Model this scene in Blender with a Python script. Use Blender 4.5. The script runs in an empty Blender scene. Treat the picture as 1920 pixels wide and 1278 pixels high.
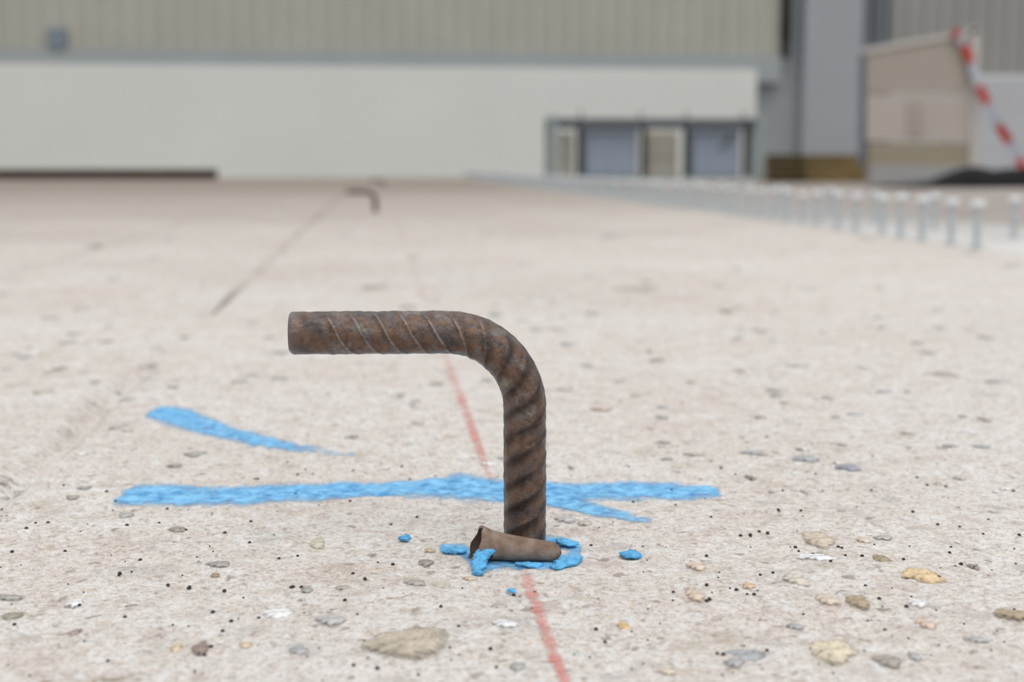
import bpy, math, random
import numpy as np
from mathutils import Vector

# ------------------------------------------------------------ camera, world, light, exposure
SC = bpy.context.scene
COL = SC.collection
F = 2800.0                                  # focal length in pixels of the 1920 wide frame
CH = 0.2249                                 # camera height above the slab
PITCH = math.atan(328.0 / F)
cam_d = bpy.data.cameras.new('camera')
cam = bpy.data.objects.new('camera', cam_d)
COL.objects.link(cam)
cam.location = (0, 0, CH)
cam.rotation_euler = (math.pi / 2 - PITCH, 0, 0)
cam_d.sensor_width = 36.0
cam_d.lens = F / 1920.0 * 36.0
cam_d.clip_start = 0.02
cam_d.clip_end = 300
cam_d.dof.use_dof = True
cam_d.dof.focus_distance = 0.865
cam_d.dof.aperture_fstop = 6.6
SC.camera = cam

SC.view_settings.view_transform = 'Standard'
SC.view_settings.look = 'None'
SC.view_settings.gamma = 1.0
SC.view_settings.exposure = 0.0
SC.view_settings.use_curve_mapping = False

w = bpy.data.worlds.new('overcast_sky')
SC.world = w
w.use_nodes = True
nt = w.node_tree
nt.nodes.clear()
wo = nt.nodes.new('ShaderNodeOutputWorld')
bg = nt.nodes.new('ShaderNodeBackground')
tc = nt.nodes.new('ShaderNodeTexCoord')
sx = nt.nodes.new('ShaderNodeSeparateXYZ')
mr = nt.nodes.new('ShaderNodeMapRange')     # overcast sky: zenith about three times the horizon
mr.inputs['From Min'].default_value = 0.0
mr.inputs['From Max'].default_value = 1.0
mr.inputs['To Min'].default_value = 0.50
mr.inputs['To Max'].default_value = 1.35
nt.links.new(tc.outputs['Generated'], sx.inputs[0])
nt.links.new(sx.outputs['Z'], mr.inputs['Value'])
nt.links.new(mr.outputs[0], bg.inputs['Strength'])
bg.inputs['Color'].default_value = (0.965, 0.985, 1.0, 1)
nt.links.new(bg.outputs[0], wo.inputs[0])

sun_d = bpy.data.lights.new('veiled_sun', 'SUN')
sun_d.energy = 0.75
sun_d.angle = math.radians(35)
sun_d.color = (1.0, 0.985, 0.96)
sun = bpy.data.objects.new('veiled_sun', sun_d)
COL.objects.link(sun)
sun.rotation_euler = (math.radians(28), math.radians(14), 0)
sun.location = (0, -2, 8)

# ------------------------------------------------------------ projection helpers
cp, sp = math.cos(PITCH), math.sin(PITCH)


def ray(px, py):
    a = (px - 960.0) / F
    b = -(py - 639.0) / F
    return Vector((a, cp + b * sp, -sp + b * cp))


def on_ground(px, py, z=0.0):
    d = ray(px, py)
    t = (z - CH) / d.z
    return Vector((d.x * t, d.y * t, z))


def at_y(px, py, Y):
    d = ray(px, py)
    t = Y / d.y
    return Vector((d.x * t, Y, CH + d.z * t))


YAW_S = math.atan2(0.0911, 1.0068)          # slab axis against the view axis
cs, ss = math.cos(YAW_S), math.sin(YAW_S)


def to_slab(p):                             # world xy -> slab frame (u across, w along)
    return (p[0] * cs + p[1] * ss, -p[0] * ss + p[1] * cs)


def from_slab(u, v):
    return (u * cs - v * ss, u * ss + v * cs)


# ------------------------------------------------------------ node helpers
def srgb(r, g, b):
    def f(c):
        c /= 255.0
        return c / 12.92 if c <= 0.04045 else ((c + 0.055) / 1.055) ** 2.4
    return (f(r), f(g), f(b), 1.0)


class NT:
    def __init__(self, name):
        self.m = bpy.data.materials.new(name)
        self.m.use_nodes = True
        self.t = self.m.node_tree
        self.t.nodes.clear()
        self.out = self.t.nodes.new('ShaderNodeOutputMaterial')
        self.b = self.t.nodes.new('ShaderNodeBsdfPrincipled')
        self.t.links.new(self.b.outputs[0], self.out.inputs[0])
        self.tc = self.t.nodes.new('ShaderNodeTexCoord')

    def link(self, a, b):
        self.t.links.new(a, b)

    def noise(self, scale, detail=4, rough=0.55, vec=None, stretch=None):
        n = self.t.nodes.new('ShaderNodeTexNoise')
        n.inputs['Scale'].default_value = scale
        n.inputs['Detail'].default_value = detail
        n.inputs['Roughness'].default_value = rough
        src = vec or self.tc.outputs['Object']
        if stretch:
            mp = self.t.nodes.new('ShaderNodeMapping')
            mp.inputs['Scale'].default_value = stretch
            self.link(src, mp.inputs[0])
            src = mp.outputs[0]
        self.link(src, n.inputs['Vector'])
        return n.outputs['Fac']

    def voro(self, scale, feature='F1'):
        n = self.t.nodes.new('ShaderNodeTexVoronoi')
        n.inputs['Scale'].default_value = scale
        n.feature = feature
        self.link(self.tc.outputs['Object'], n.inputs['Vector'])
        return n

    def ramp(self, fac, stops, interp='LINEAR'):
        r = self.t.nodes.new('ShaderNodeValToRGB')
        r.color_ramp.interpolation = interp
        e = r.color_ramp.elements
        while len(e) < len(stops):
            e.new(0.5)
        for k, (p, c) in enumerate(stops):
            e[k].position = p
            e[k].color = c if len(c) == 4 else (*c, 1)
        self.link(fac, r.inputs[0])
        return r.outputs[0]

    def mix(self, fac, a, b, mode='MIX'):
        n = self.t.nodes.new('ShaderNodeMix')
        n.data_type = 'RGBA'
        n.blend_type = mode
        for sock, v in ((n.inputs[0], fac), (n.inputs[6], a), (n.inputs[7], b)):
            if isinstance(v, (int, float)):
                sock.default_value = v
            elif isinstance(v, tuple):
                sock.default_value = v
            else:
                self.link(v, sock)
        return n.outputs[2]

    def math(self, op, a, b=0.0, clamp=False):
        n = self.t.nodes.new('ShaderNodeMath')
        n.operation = op
        n.use_clamp = clamp
        for sock, v in ((n.inputs[0], a), (n.inputs[1], b)):
            if isinstance(v, (int, float)):
                sock.default_value = v
            else:
                self.link(v, sock)
        return n.outputs[0]

    def attr(self, name):
        n = self.t.nodes.new('ShaderNodeAttribute')
        n.attribute_name = name
        return n.outputs['Fac']

    def bump(self, h, dist, strength=1.0):
        n = self.t.nodes.new('ShaderNodeBump')
        n.inputs['Distance'].default_value = dist
        n.inputs['Strength'].default_value = strength
        self.link(h, n.inputs['Height'])
        self.link(n.outputs[0], self.b.inputs['Normal'])

    def set(self, rough=0.8, metal=0.0, spec=None, color=None):
        self.b.inputs['Roughness'].default_value = rough
        self.b.inputs['Metallic'].default_value = metal
        if spec is not None:
            self.b.inputs['Specular IOR Level'].default_value = spec
        if color is not None:
            if isinstance(color, tuple):
                self.b.inputs['Base Color'].default_value = color
            else:
                self.link(color, self.b.inputs['Base Color'])
        return self.m


def simple(name, rgb, rough=0.75, metal=0.0, var=0.12, scale=6.0, bump=0.0, spec=0.3, stretch=None):
    n = NT(name)
    c = srgb(*rgb)
    lo = tuple(x * (1 - var) for x in c[:3]) + (1,)
    hi = tuple(min(1, x * (1 + var)) for x in c[:3]) + (1,)
    f = n.noise(scale, 5, 0.6, stretch=stretch)
    col = n.ramp(f, [(0.3, lo), (0.7, hi)])
    if bump:
        n.bump(f, bump)
    return n.set(rough, metal, spec, col)


# ------------------------------------------------------------ object helpers
def setp(o, label=None, cat=None, group=None, kind=None):
    if label: o['label'] = label
    if cat: o['category'] = cat
    if group: o['group'] = group
    if kind: o['kind'] = kind
    return o


def mesh_obj(name, verts, faces, mat, parent=None, loc=(0, 0, 0), rz=0.0, smooth=False):
    me = bpy.data.meshes.new(name)
    me.from_pydata([tuple(v) for v in verts], [], faces)
    me.validate()
    if mat: me.materials.append(mat)
    if smooth:
        me.polygons.foreach_set('use_smooth', [True] * len(me.polygons))
    me.update()
    o = bpy.data.objects.new(name, me)
    COL.objects.link(o)
    o.location = loc
    o.rotation_euler = (0, 0, rz)
    if parent: o.parent = parent
    return o


def empty(name, loc, rz=0.0):
    o = bpy.data.objects.new(name, None)
    o.empty_display_size = 0.05
    COL.objects.link(o)
    o.location = loc
    o.rotation_euler = (0, 0, rz)
    return o


class MB:
    """collects shapes of ONE part"""
    def __init__(self):
        self.v, self.f = [], []

    def add(self, verts, faces):
        n = len(self.v)
        self.v += [tuple(x) for x in verts]
        self.f += [tuple(i + n for i in f) for f in faces]
        return self

    def box(self, x0, x1, y0, y1, z0, z1, b=0.0):
        if b <= 0:
            v = [(x, y, z) for z in (z0, z1) for y in (y0, y1) for x in (x0, x1)]
            return self.add(v, [(0, 2, 3, 1), (4, 5, 7, 6), (0, 1, 5, 4), (2, 6, 7, 3), (0, 4, 6, 2), (1, 3, 7, 5)])
        # chamfered box: octagonal outline in xz, chamfered front and back
        def ring(y, d):
            return [(x0 + b + d, y, z0 + d), (x1 - b - d, y, z0 + d), (x1 - d, y, z0 + b + d), (x1 - d, y, z1 - b - d),
                    (x1 - b - d, y, z1 - d), (x0 + b + d, y, z1 - d), (x0 + d, y, z1 - b - d), (x0 + d, y, z0 + b + d)]
        v = ring(y0, b) + ring(y0 + b, 0) + ring(y1 - b, 0) + ring(y1, b)
        f = [tuple(range(7, -1, -1))][::-1]
        for k in range(3):
            for i in range(8):
                j = (i + 1) % 8
                f.append((k * 8 + i, k * 8 + j, (k + 1) * 8 + j, (k + 1) * 8 + i))
        f.append(tuple(range(31, 23, -1)))
        f[0] = tuple(range(0, 8))
        return self.add(v, f)

    def prism(self, poly, y0, y1):           # polygon in xz, extruded along y
        n = len(poly)
        v = [(x, y0, z) for x, z in poly] + [(x, y1, z) for x, z in poly]
        f = [tuple(range(n)), tuple(range(2 * n - 1, n - 1, -1))]
        f += [(i, i + n, (i + 1) % n + n, (i + 1) % n) for i in range(n)]
        return self.add(v, f)

    def lathe(self, prof, n=16, cx=0, cy=0):
        v, f = [], []
        for r, z in prof:
            for k in range(n):
                a = 2 * math.pi * k / n
                v.append((cx + r * math.cos(a), cy + r * math.sin(a), z))
        for j in range(len(prof) - 1):
            for k in range(n):
                q = (k + 1) % n
                f.append((j * n + k, j * n + q, (j + 1) * n + q, (j + 1) * n + k))
        f.append(tuple(range(n - 1, -1, -1)))
        f.append(tuple(range((len(prof) - 1) * n, len(prof) * n)))
        return self.add(v, f)

    def build(self, name, mat, parent=None, loc=(0, 0, 0), rz=0.0, smooth=False):
        return mesh_obj(name, self.v, self.f, mat, parent, loc, rz, smooth)


# ------------------------------------------------------------ numpy noise
def hsh(ix, iy, seed):
    h = (ix.astype(np.int64) * 374761393 + iy.astype(np.int64) * 668265263 + seed * 974634777) & 0xFFFFFFFF
    h = ((h ^ (h >> 13)) * 1274126177) & 0xFFFFFFFF
    h = h ^ (h >> 16)
    return (h & 0xFFFF) / 65535.0


def vnoise(x, y, seed=0):
    ix, iy = np.floor(x), np.floor(y)
    fx, fy = x - ix, y - iy
    fx = fx * fx * (3 - 2 * fx)
    fy = fy * fy * (3 - 2 * fy)
    a, b = hsh(ix, iy, seed), hsh(ix + 1, iy, seed)
    c, d = hsh(ix, iy + 1, seed), hsh(ix + 1, iy + 1, seed)
    return (a + (b - a) * fx) * (1 - fy) + (c + (d - c) * fx) * fy - 0.5


def relief(u, v):                           # height of the rough screeded concrete, metres
    z = 0.0016 * vnoise(u / 0.11, v / 0.11, 1)
    z = z + 0.0012 * vnoise(u / 0.035, v / 0.035, 2)
    z = z + 0.0010 * vnoise(u / 0.013, v / 0.013, 3)
    z = z + 0.0009 * vnoise(u / 0.0055, v / 0.0055, 4)
    # torn flakes: sharp edged low plateaus
    n = vnoise(u / 0.021, v / 0.013, 5) + 0.5 * vnoise(u / 0.007, v / 0.007, 6)
    z = z - 0.0013 * np.clip((n - 0.22) * 9, 0, 1)
    # joints running along the slab
    for ju, wd, dp in JOINTS:
        d = np.abs(u - ju - 0.012 * vnoise(v / 0.4, v * 0, 9)) / wd
        z = z - dp * np.exp(-d * d) * (0.55 + 0.9 * (vnoise(v / 0.35, v * 0 + 3, 8) + 0.5))
    return z


_j1 = to_slab(on_ground(425, 555))
_j2 = to_slab(on_ground(0, 513))
JOINTS = [(_j1[0], 0.012, 0.010), (_j2[0], 0.018, 0.012)]

# ------------------------------------------------------------ materials
def concrete_material():
    n = NT('bleached_concrete')
    big = n.noise(2.6, 5, 0.6)
    mid = n.noise(24, 5, 0.65)
    fine = n.noise(130, 6, 0.74)
    fin2 = n.noise(330, 5, 0.72)
    pore_specks = n.noise(620, 4, 0.7)
    base = n.ramp(mid, [(0.30, srgb(214, 203, 195)), (0.44, srgb(236, 231, 227)), (0.56, srgb(244, 242, 240)), (0.70, srgb(252, 251, 252))])
    tint = n.ramp(big, [(0.32, srgb(230, 216, 205)), (0.52, srgb(241, 235, 228)), (0.68, srgb(248, 246, 242))])
    c = n.mix(0.5, base, tint)
    sp = n.ramp(fine, [(0.30, srgb(150, 142, 138)), (0.39, srgb(218, 212, 208)), (0.48, srgb(244, 242, 240)), (0.60, (1, 1, 1))])
    c = n.mix(0.75, c, sp, 'MULTIPLY')
    sp2 = n.ramp(fin2, [(0.32, srgb(158, 150, 144)), (0.42, srgb(226, 219, 213)), (0.55, (1, 1, 1))])
    c = n.mix(0.7, c, sp2, 'MULTIPLY')
    smudge = n.ramp(n.noise(34, 3, 0.5, stretch=(1.0, 0.8, 1)), [(0.56, (0, 0, 0)), (0.68, (0.6, 0.6, 0.6))])
    smc = n.ramp(n.noise(7, 2, 0.5), [(0.42, srgb(196, 184, 168)), (0.5, srgb(186, 182, 178)), (0.58, srgb(206, 190, 180))])
    c = n.mix(smudge, c, smc)
    chip = n.ramp(n.noise(88, 2, 0.4), [(0.66, (0, 0, 0)), (0.71, (0.7, 0.7, 0.7))])
    c = n.mix(chip, c, n.mix(1.0, smc, srgb(196, 190, 184), 'MULTIPLY'))
    # bleached cement skin left in patches
    skin = n.ramp(n.noise(55, 5, 0.7), [(0.54, (0, 0, 0)), (0.66, (0.8, 0.8, 0.8))])
    c = n.mix(skin, c, srgb(240, 239, 238))
    # sand grains of mixed stone colours
    v = n.voro(230)
    gc = n.ramp(v.outputs['Color'], [(0.0, srgb(150, 142, 136)), (0.2, srgb(226, 200, 174)), (0.4, srgb(244, 243, 242)), (0.6, srgb(208, 190, 180)), (0.8, srgb(186, 190, 188))], 'CONSTANT')
    gm = n.ramp(v.outputs['Distance'], [(0.22, (1, 1, 1)), (0.45, (0, 0, 0))])
    pick = n.ramp(n.noise(60, 4, 0.6), [(0.44, (0, 0, 0)), (0.60, (1, 1, 1))])
    gf = n.math('MULTIPLY', gm, pick)
    gf = n.math('MULTIPLY', gf, 0.7)
    c = n.mix(gf, c, gc)
    pin = n.ramp(pore_specks, [(0.30, srgb(128, 118, 112)), (0.40, srgb(236, 232, 228)), (0.5, (1, 1, 1))])
    c = n.mix(0.7, c, pin, 'MULTIPLY')
    # greyer, darker far end of the slab, own ragged outline
    sxy = n.t.nodes.new('ShaderNodeSeparateXYZ')
    n.link(n.tc.outputs['Object'], sxy.inputs[0])
    wob = n.math('MULTIPLY', n.noise(0.55, 4, 0.6), 7.0)
    yy = n.math('ADD', sxy.outputs['Y'], wob)
    yy = n.math('SUBTRACT', yy, n.math('MULTIPLY', sxy.outputs['X'], 0.35))
    yn = n.math('DIVIDE', yy, 24.0)
    dull = n.ramp(yn, [(0.22, (0, 0, 0)), (0.46, (0.6, 0.6, 0.6)), (0.80, (1, 1, 1))])
    c = n.mix(dull, c, n.mix(0.95, c, srgb(166, 158, 151), 'MULTIPLY'))
    h = n.math('ADD', n.math('MULTIPLY', fine, 1.0), n.math('MULTIPLY', pore_specks, 0.5))
    n.bump(h, 0.0022, 1.0)
    return n.set(0.92, 0, 0.15, c)


M_CONC = concrete_material()


def paint_material(name, rgb, rgb2, amount, dens):
    n = NT(name)
    f = n.noise(85, 5, 0.65)
    f2 = n.noise(300, 4, 0.6)
    col = n.ramp(f, [(0.32, srgb(*rgb2)), (0.62, srgb(*rgb))])
    cov = n.attr('coverage')
    a = n.math('ADD', cov, n.math('MULTIPLY', n.math('SUBTRACT', f2, 0.5), amount))
    a = n.math('ADD', a, n.math('MULTIPLY', n.math('SUBTRACT', f, 0.5), amount))
    r = n.t.nodes.new('ShaderNodeMapRange')
    r.inputs['From Min'].default_value = 0.16
    r.inputs['From Max'].default_value = 0.95
    r.inputs['To Max'].default_value = dens
    n.link(a, r.inputs['Value'])
    n.link(r.outputs[0], n.b.inputs['Alpha'])
    n.bump(f2, 0.0008, 0.7)
    return n.set(0.8, 0, 0.2, col)


M_BLUE_SPRAY = paint_material('blue_spray_paint', (140, 202, 240), (66, 142, 202), 1.1, 0.92)
M_RED_CHALK = paint_material('red_chalk', (226, 150, 142), (208, 124, 116), 1.3, 0.62)


def rust_material():
    n = NT('rusted_bar_steel')
    a = n.noise(60, 6, 0.65)
    b = n.noise(260, 5, 0.65)
    d = n.noise(900, 3, 0.6)
    c = n.ramp(a, [(0.32, srgb(62, 54, 54)), (0.43, srgb(102, 91, 88)), (0.52, srgb(120, 90, 68)), (0.58, srgb(112, 104, 103)), (0.70, srgb(156, 142, 126))])
    c2 = n.ramp(b, [(0.32, srgb(96, 84, 80)), (0.48, srgb(214, 206, 200)), (0.64, srgb(255, 252, 246))])
    c = n.mix(0.65, c, c2, 'MULTIPLY')
    # mill scale worn bright on the rib crests
    rib = n.attr('rib')
    wear = n.math('MULTIPLY', n.ramp(n.attr('worn'), [(0.45, (0, 0, 0)), (0.95, (1, 1, 1))]), n.ramp(b, [(0.35, (0.15,) * 3), (0.6, (1, 1, 1))]))
    c = n.mix(n.attr('band'), c, n.mix(1.0, c, srgb(150, 140, 136), 'MULTIPLY'))
    c = n.mix(n.math('MULTIPLY', wear, 0.65), c, srgb(168, 164, 164))
    end = n.attr('shear')
    c = n.mix(n.math('MULTIPLY', end, 0.6), c, srgb(118, 106, 104))
    h = n.math('ADD', b, n.math('MULTIPLY', d, 0.6))
    n.bump(h, 0.0009, 0.7)
    return n.set(0.34, 0.5, 0.8, c)


M_RUST = rust_material()


def stub_material():
    n = NT('dull_brown_sleeve')
    a = n.noise(120, 6, 0.6)
    b = n.noise(420, 4, 0.6)
    c = n.ramp(a, [(0.3, srgb(104, 84, 70)), (0.5, srgb(134, 114, 101)), (0.7, srgb(152, 137, 127))])
    n.bump(b, 0.0008, 0.6)
    return n.set(0.85, 0, 0.2, c)


M_STUB = stub_material()
M_BORE = simple('shade_painted_bore', (70, 54, 44), 0.9, 0, 0.25, 200, 0.0005)  # inner face painted darker to carry the shade inside the sleeve
M_BLUE = simple('blue_paint_crust', (98, 176, 228), 0.7, 0, 0.35, 260, 0.0012, 0.3)

# ------------------------------------------------------------ setting: slab, strip, yard, building
def axis_nodes(start, stop, d0, grow):
    out, x, d = [start], start, d0
    while x < stop:
        x += d
        d *= grow
        out.append(x)
    return out


ulist = list(np.arange(-0.26, 0.58, 0.0016))
right = axis_nodes(ulist[-1], 1.62, 0.0016, 1.028)[1:]
left = [-x for x in axis_nodes(-ulist[0], 13.0, 0.0016, 1.028)[1:]][::-1]
U = np.array(left + ulist + right)
SLAB_R = U[-1]
front = [0.40 - x for x in axis_nodes(0, 2.4, 0.004, 1.12)[1:]][::-1]
wl, x = [], 0.40
while x < 28.6:
    wl.append(x)
    x += 0.0016 * max(1.0, (x / 0.8)) ** 1.75
wl.append(28.7)
W = np.array(front + wl)
UU, WW = np.meshgrid(U, W)
ZZ = relief(UU, WW)
nu, nw = len(U), len(W)
# shallow break-out around the foot of the hook
HB = on_ground(984, 1018)
hu, hw = to_slab(HB)
rr = np.hypot(UU - hu, WW - hw)
ZZ = ZZ - 0.003 * np.exp(-(rr / 0.022) ** 2)


def grid_mesh(name, X, Y, Z, facemask, mat, attrs=None):
    idx = np.arange(X.size).reshape(X.shape)
    q = np.stack([idx[:-1, :-1], idx[:-1, 1:], idx[1:, 1:], idx[1:, :-1]], -1)[facemask]
    used, inv = np.unique(q.ravel(), return_inverse=True)
    co = np.stack([X.ravel()[used], Y.ravel()[used], Z.ravel()[used]], -1)
    nf = len(q)
    me = bpy.data.meshes.new(name)
    me.vertices.add(len(co))
    me.vertices.foreach_set('co', co.astype(np.float32).ravel())
    me.loops.add(nf * 4)
    me.loops.foreach_set('vertex_index', inv.astype(np.int32).ravel())
    me.polygons.add(nf)
    me.polygons.foreach_set('loop_start', np.arange(0, nf * 4, 4, dtype=np.int32))
    me.polygons.foreach_set('use_smooth', np.ones(nf, dtype=bool))
    for k, A in (attrs or {}).items():
        at = me.attributes.new(k, 'FLOAT', 'POINT')
        at.data.foreach_set('value', A.ravel()[used].astype(np.float32))
    me.materials.append(mat)
    me.update(calc_edges=True)
    me.validate()
    o = bpy.data.objects.new(name, me)
    COL.objects.link(o)
    return o


slab = grid_mesh('concrete_slab', UU, WW, ZZ, np.ones((nw - 1, nu - 1), bool), M_CONC)
slab.rotation_euler = (0, 0, YAW_S)
setp(slab, 'long rough bleached concrete slab with pitted surface that carries the hooks', None, None, 'structure')


def surf(u, v):
    return float(relief(np.array([u]), np.array([v]))[0])


def strip_material():
    n = NT('pale_edge_mortar')
    f = n.noise(5, 5, 0.6)
    c = n.ramp(f, [(0.3, srgb(204, 200, 195)), (0.7, srgb(226, 224, 220))])
    sxy = n.t.nodes.new('ShaderNodeSeparateXYZ')
    n.link(n.tc.outputs['Object'], sxy.inputs[0])
    yy = n.math('ADD', sxy.outputs['Y'], n.math('MULTIPLY', n.noise(0.5, 4, 0.6), 5.0))
    d = n.ramp(n.math('DIVIDE', yy, 24.0), [(0.24, (0, 0, 0)), (0.38, (0.8, 0.8, 0.8)), (0.7, (1, 1, 1))])
    c = n.mix(d, c, srgb(140, 138, 136))
    return n.set(0.88, 0, 0.2, c)


M_STRIP = strip_material()
EDGE_R = 2.42
sb = MB()
sb.box(SLAB_R - 0.01, EDGE_R, -2.0, 28.7, -0.10, 0.0005)
strip = sb.build('slab_edge_strip', M_STRIP, None, (0, 0, 0), YAW_S)
setp(strip, 'smooth pale strip along the right edge of the slab', None, None, 'structure')
M_YARD = simple('yard_gravel', (158, 148, 142), 0.95, 0, 0.22, 3.0, 0.01)
yb = MB()
yv, yf = [], []
rng = random.Random(4)
NX, NY = 60, 60
for j in range(NY + 1):
    for i in range(NX + 1):
        yv.append((-26 + 52 * i / NX, -6 + 42 * j / NY, -0.102 + 0.014 * rng.random()))
for j in range(NY):
    for i in range(NX):
        a = j * (NX + 1) + i
        yf.append((a, a + 1, a + NX + 2, a + NX + 1))
yard = mesh_obj('yard_ground', yv, yf, M_YARD, None, smooth=True)
setp(yard, 'grey brown bare ground of the yard beyond the slab', None, None, 'structure')

# building front, local frame: x along the wall to the right, y away from the camera
YAW_B = math.radians(7.0)
P0 = Vector((-10.1, 29.5, 0))
bt, bn = Vector((math.cos(YAW_B), math.sin(YAW_B), 0)), Vector((-math.sin(YAW_B), math.cos(YAW_B), 0))


def wl_(px, py, off=0.0):                   # pixel on the plane 'off' metres behind the wall face -> (s, z)
    d = ray(px, py)
    q = P0 + bn * off
    o = Vector((0, 0, CH))
    t = (q - o).dot(bn) / d.dot(bn)
    p = o + d * t
    return ((p - P0).dot(bt), p.z)


def sx_(px, off=0.0):
    return wl_(px, 200, off)[0]


def sz_(px, py, off=0.0):
    return wl_(px, py, off)[1]


M_WHITE = simple('white_render', (217, 219, 214), 0.8, 0, 0.03, 0.4, 0)
M_CLAD = simple('beige_grey_cladding', (177, 176, 166), 0.6, 0, 0.05, 0.8, 0)
M_CLAD2 = simple('grey_cladding', (152, 151, 148), 0.6, 0, 0.05, 0.8, 0)
M_TRIM = simple('blue_grey_flashing', (156, 162, 164), 0.55, 0, 0.04, 0.8, 0)
M_GREYW = simple('grey_render', (152, 157, 160), 0.8, 0, 0.05, 0.6, 0)
M_COLM = simple('pale_blue_grey_paint', (158, 163, 168), 0.7, 0, 0.04, 0.6, 0)
M_DARK = simple('dark_pipe', (44, 45, 42), 0.6, 0, 0.1, 2, 0)
M_DOORG = simple('slate_blue_steel', (108, 114, 122), 0.6, 0, 0.08, 2, 0)
M_PALE = simple('pale_grey_render', (184, 186, 190), 0.8, 0, 0.03, 0.6, 0)

YG = -0.10
ztop = sz_(600, 124)
b = MB(); b.box(-16, sx_(1418), 0, 0.18, YG, ztop)
setp(b.build('wall_back', M_WHITE, None, P0, YAW_B), 'low smooth white wall across the back of the yard', None, None, 'structure')


def cladding(name, s0, s1, y0, z0, z1, mat, lab, pitch=0.37):
    depth = 0.055
    pts = []
    s = s0
    while s < s1:
        for ds, dd in ((0, 0), (0.40, 0), (0.52, depth), (0.88, depth)):
            if s + ds * pitch <= s1:
                pts.append((s + ds * pitch, y0 + dd))
        s += pitch
    pts.append((s1, y0))
    n = len(pts)
    v = [(a, c, z0) for a, c in pts] + [(a, c, z1) for a, c in pts] + [(s1, y0 + 0.12, z0), (s0, y0 + 0.12, z0), (s1, y0 + 0.12, z1), (s0, y0 + 0.12, z1)]
    f = [(i, i + 1, i + 1 + n, i + n) for i in range(n - 1)]
    f += [(2 * n + 1, 2 * n, 2 * n + 2, 2 * n + 3), (n - 1, 2 * n, 2 * n + 2, 2 * n - 1), (2 * n + 1, 0, n, 2 * n + 3)]
    o = mesh_obj(name, v, f, mat, None, P0, YAW_B)
    return setp(o, lab, None, None, 'structure')


zc = sz_(600, 97, 0.22)
cladding('wall_cladding', -16, sx_(1464, 0.3), 0.25, zc, 7.0, M_CLAD, 'beige grey ribbed metal cladding above the white wall')
b = MB(); b.box(-16, sx_(1464, 0.14), 0.16, 0.40, ztop - 0.25, zc + 0.01)
setp(b.build('trim_1', M_TRIM, None, P0, YAW_B), 'flat blue grey flashing between white wall and cladding', None, None, 'structure')
b = MB(); b.box(sx_(1405, 0.4), sx_(1507, 0.4), 0.40, 0.60, YG, 7.0)
setp(b.build('wall_recess', M_GREYW, None, P0, YAW_B), 'plain grey wall beside the column', None, None, 'structure')
b = MB(); b.box(sx_(1506, 0.1), sx_(1615, 0.1), 0.10, 0.75, YG, 7.0, 0.03)
setp(b.build('wall_column', M_COLM, None, P0, YAW_B), 'broad pale blue grey column of the building', None, None, 'structure')
cladding('wall_right_cladding', sx_(1668, 0.5), sx_(2400, 0.5), 0.50, sz_(1880, 140, 0.5), 7.0, M_CLAD2, 'grey ribbed cladding at the upper right')
b = MB(); b.box(sx_(1668, 0.3), sx_(2400, 0.3), 0.30, 0.50, YG, sz_(1880, 146, 0.3))
setp(b.build('wall_right', M_PALE, None, P0, YAW_B), 'low pale grey wall at far right behind the tape', None, None, 'structure')
b = MB(); b.box(sx_(1610, 0.7), sx_(1680, 0.7), 0.70, 0.90, YG, 7.0)
setp(b.build('wall_niche', M_DOORG, None, P0, YAW_B), 'slate grey recess right of the column', None, None, 'structure')
b = MB()
b.box(sx_(1648, 0.55), sx_(1653, 0.55), 0.55, 0.70, YG, 7.0)
b.box(sx_(1664, 0.55), sx_(1671, 0.55), 0.50, 0.70, YG, 7.0)
setp(b.build('trim_2', M_TRIM, None, P0, YAW_B), 'narrow upright frame bars right of the column', None, None, 'structure')

# dark downpipe ending at the height of the flashing
s_, z_ = wl_(1472, 108, 0.2)
root = empty('downpipe', P0 + bt * s_ + bn * 0.2 + Vector((0, 0, z_)), YAW_B)
b = MB(); b.lathe([(0.11, 0.30), (0.11, 4.6)], 18); b.build('pipe', M_DARK, root, smooth=True)
b = MB(); b.lathe([(0.05, 0.0), (0.10, 0.02), (0.105, 0.18), (0.09, 0.30)], 18); b.build('outlet', M_DARK, root, smooth=True)
b = MB(); b.box(-0.12, 0.12, 0.03, 0.22, 0.55, 0.62); b.build('bracket', M_DARK, root)
setp(root, 'dark downpipe ending beside the right end of the beige cladding', 'pipe')

# small box on the cladding
s0, z0 = wl_(89, 92, 0.1); s1, z1 = wl_(122, 52, 0.1)
M_BOX = simple('blue_grey_plastic', (126, 136, 148), 0.6, 0, 0.05, 3, 0)
root = empty('junction_box', P0 + bt * ((s0 + s1) / 2) + bn * 0.245 + Vector((0, 0, z0)), YAW_B)
hwid = (s1 - s0) / 2
b = MB(); b.box(-hwid, hwid, -0.13, 0.0, 0, z1 - z0, 0.02); b.build('housing', M_BOX, root)
b = MB(); b.box(-hwid * 0.85, hwid * 0.85, -0.145, -0.128, 0.03, z1 - z0 - 0.03, 0.006); b.build('lid', M_BOX, root)
setp(root, 'small blue grey box on the ribbed cladding at far left', 'box')

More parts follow.
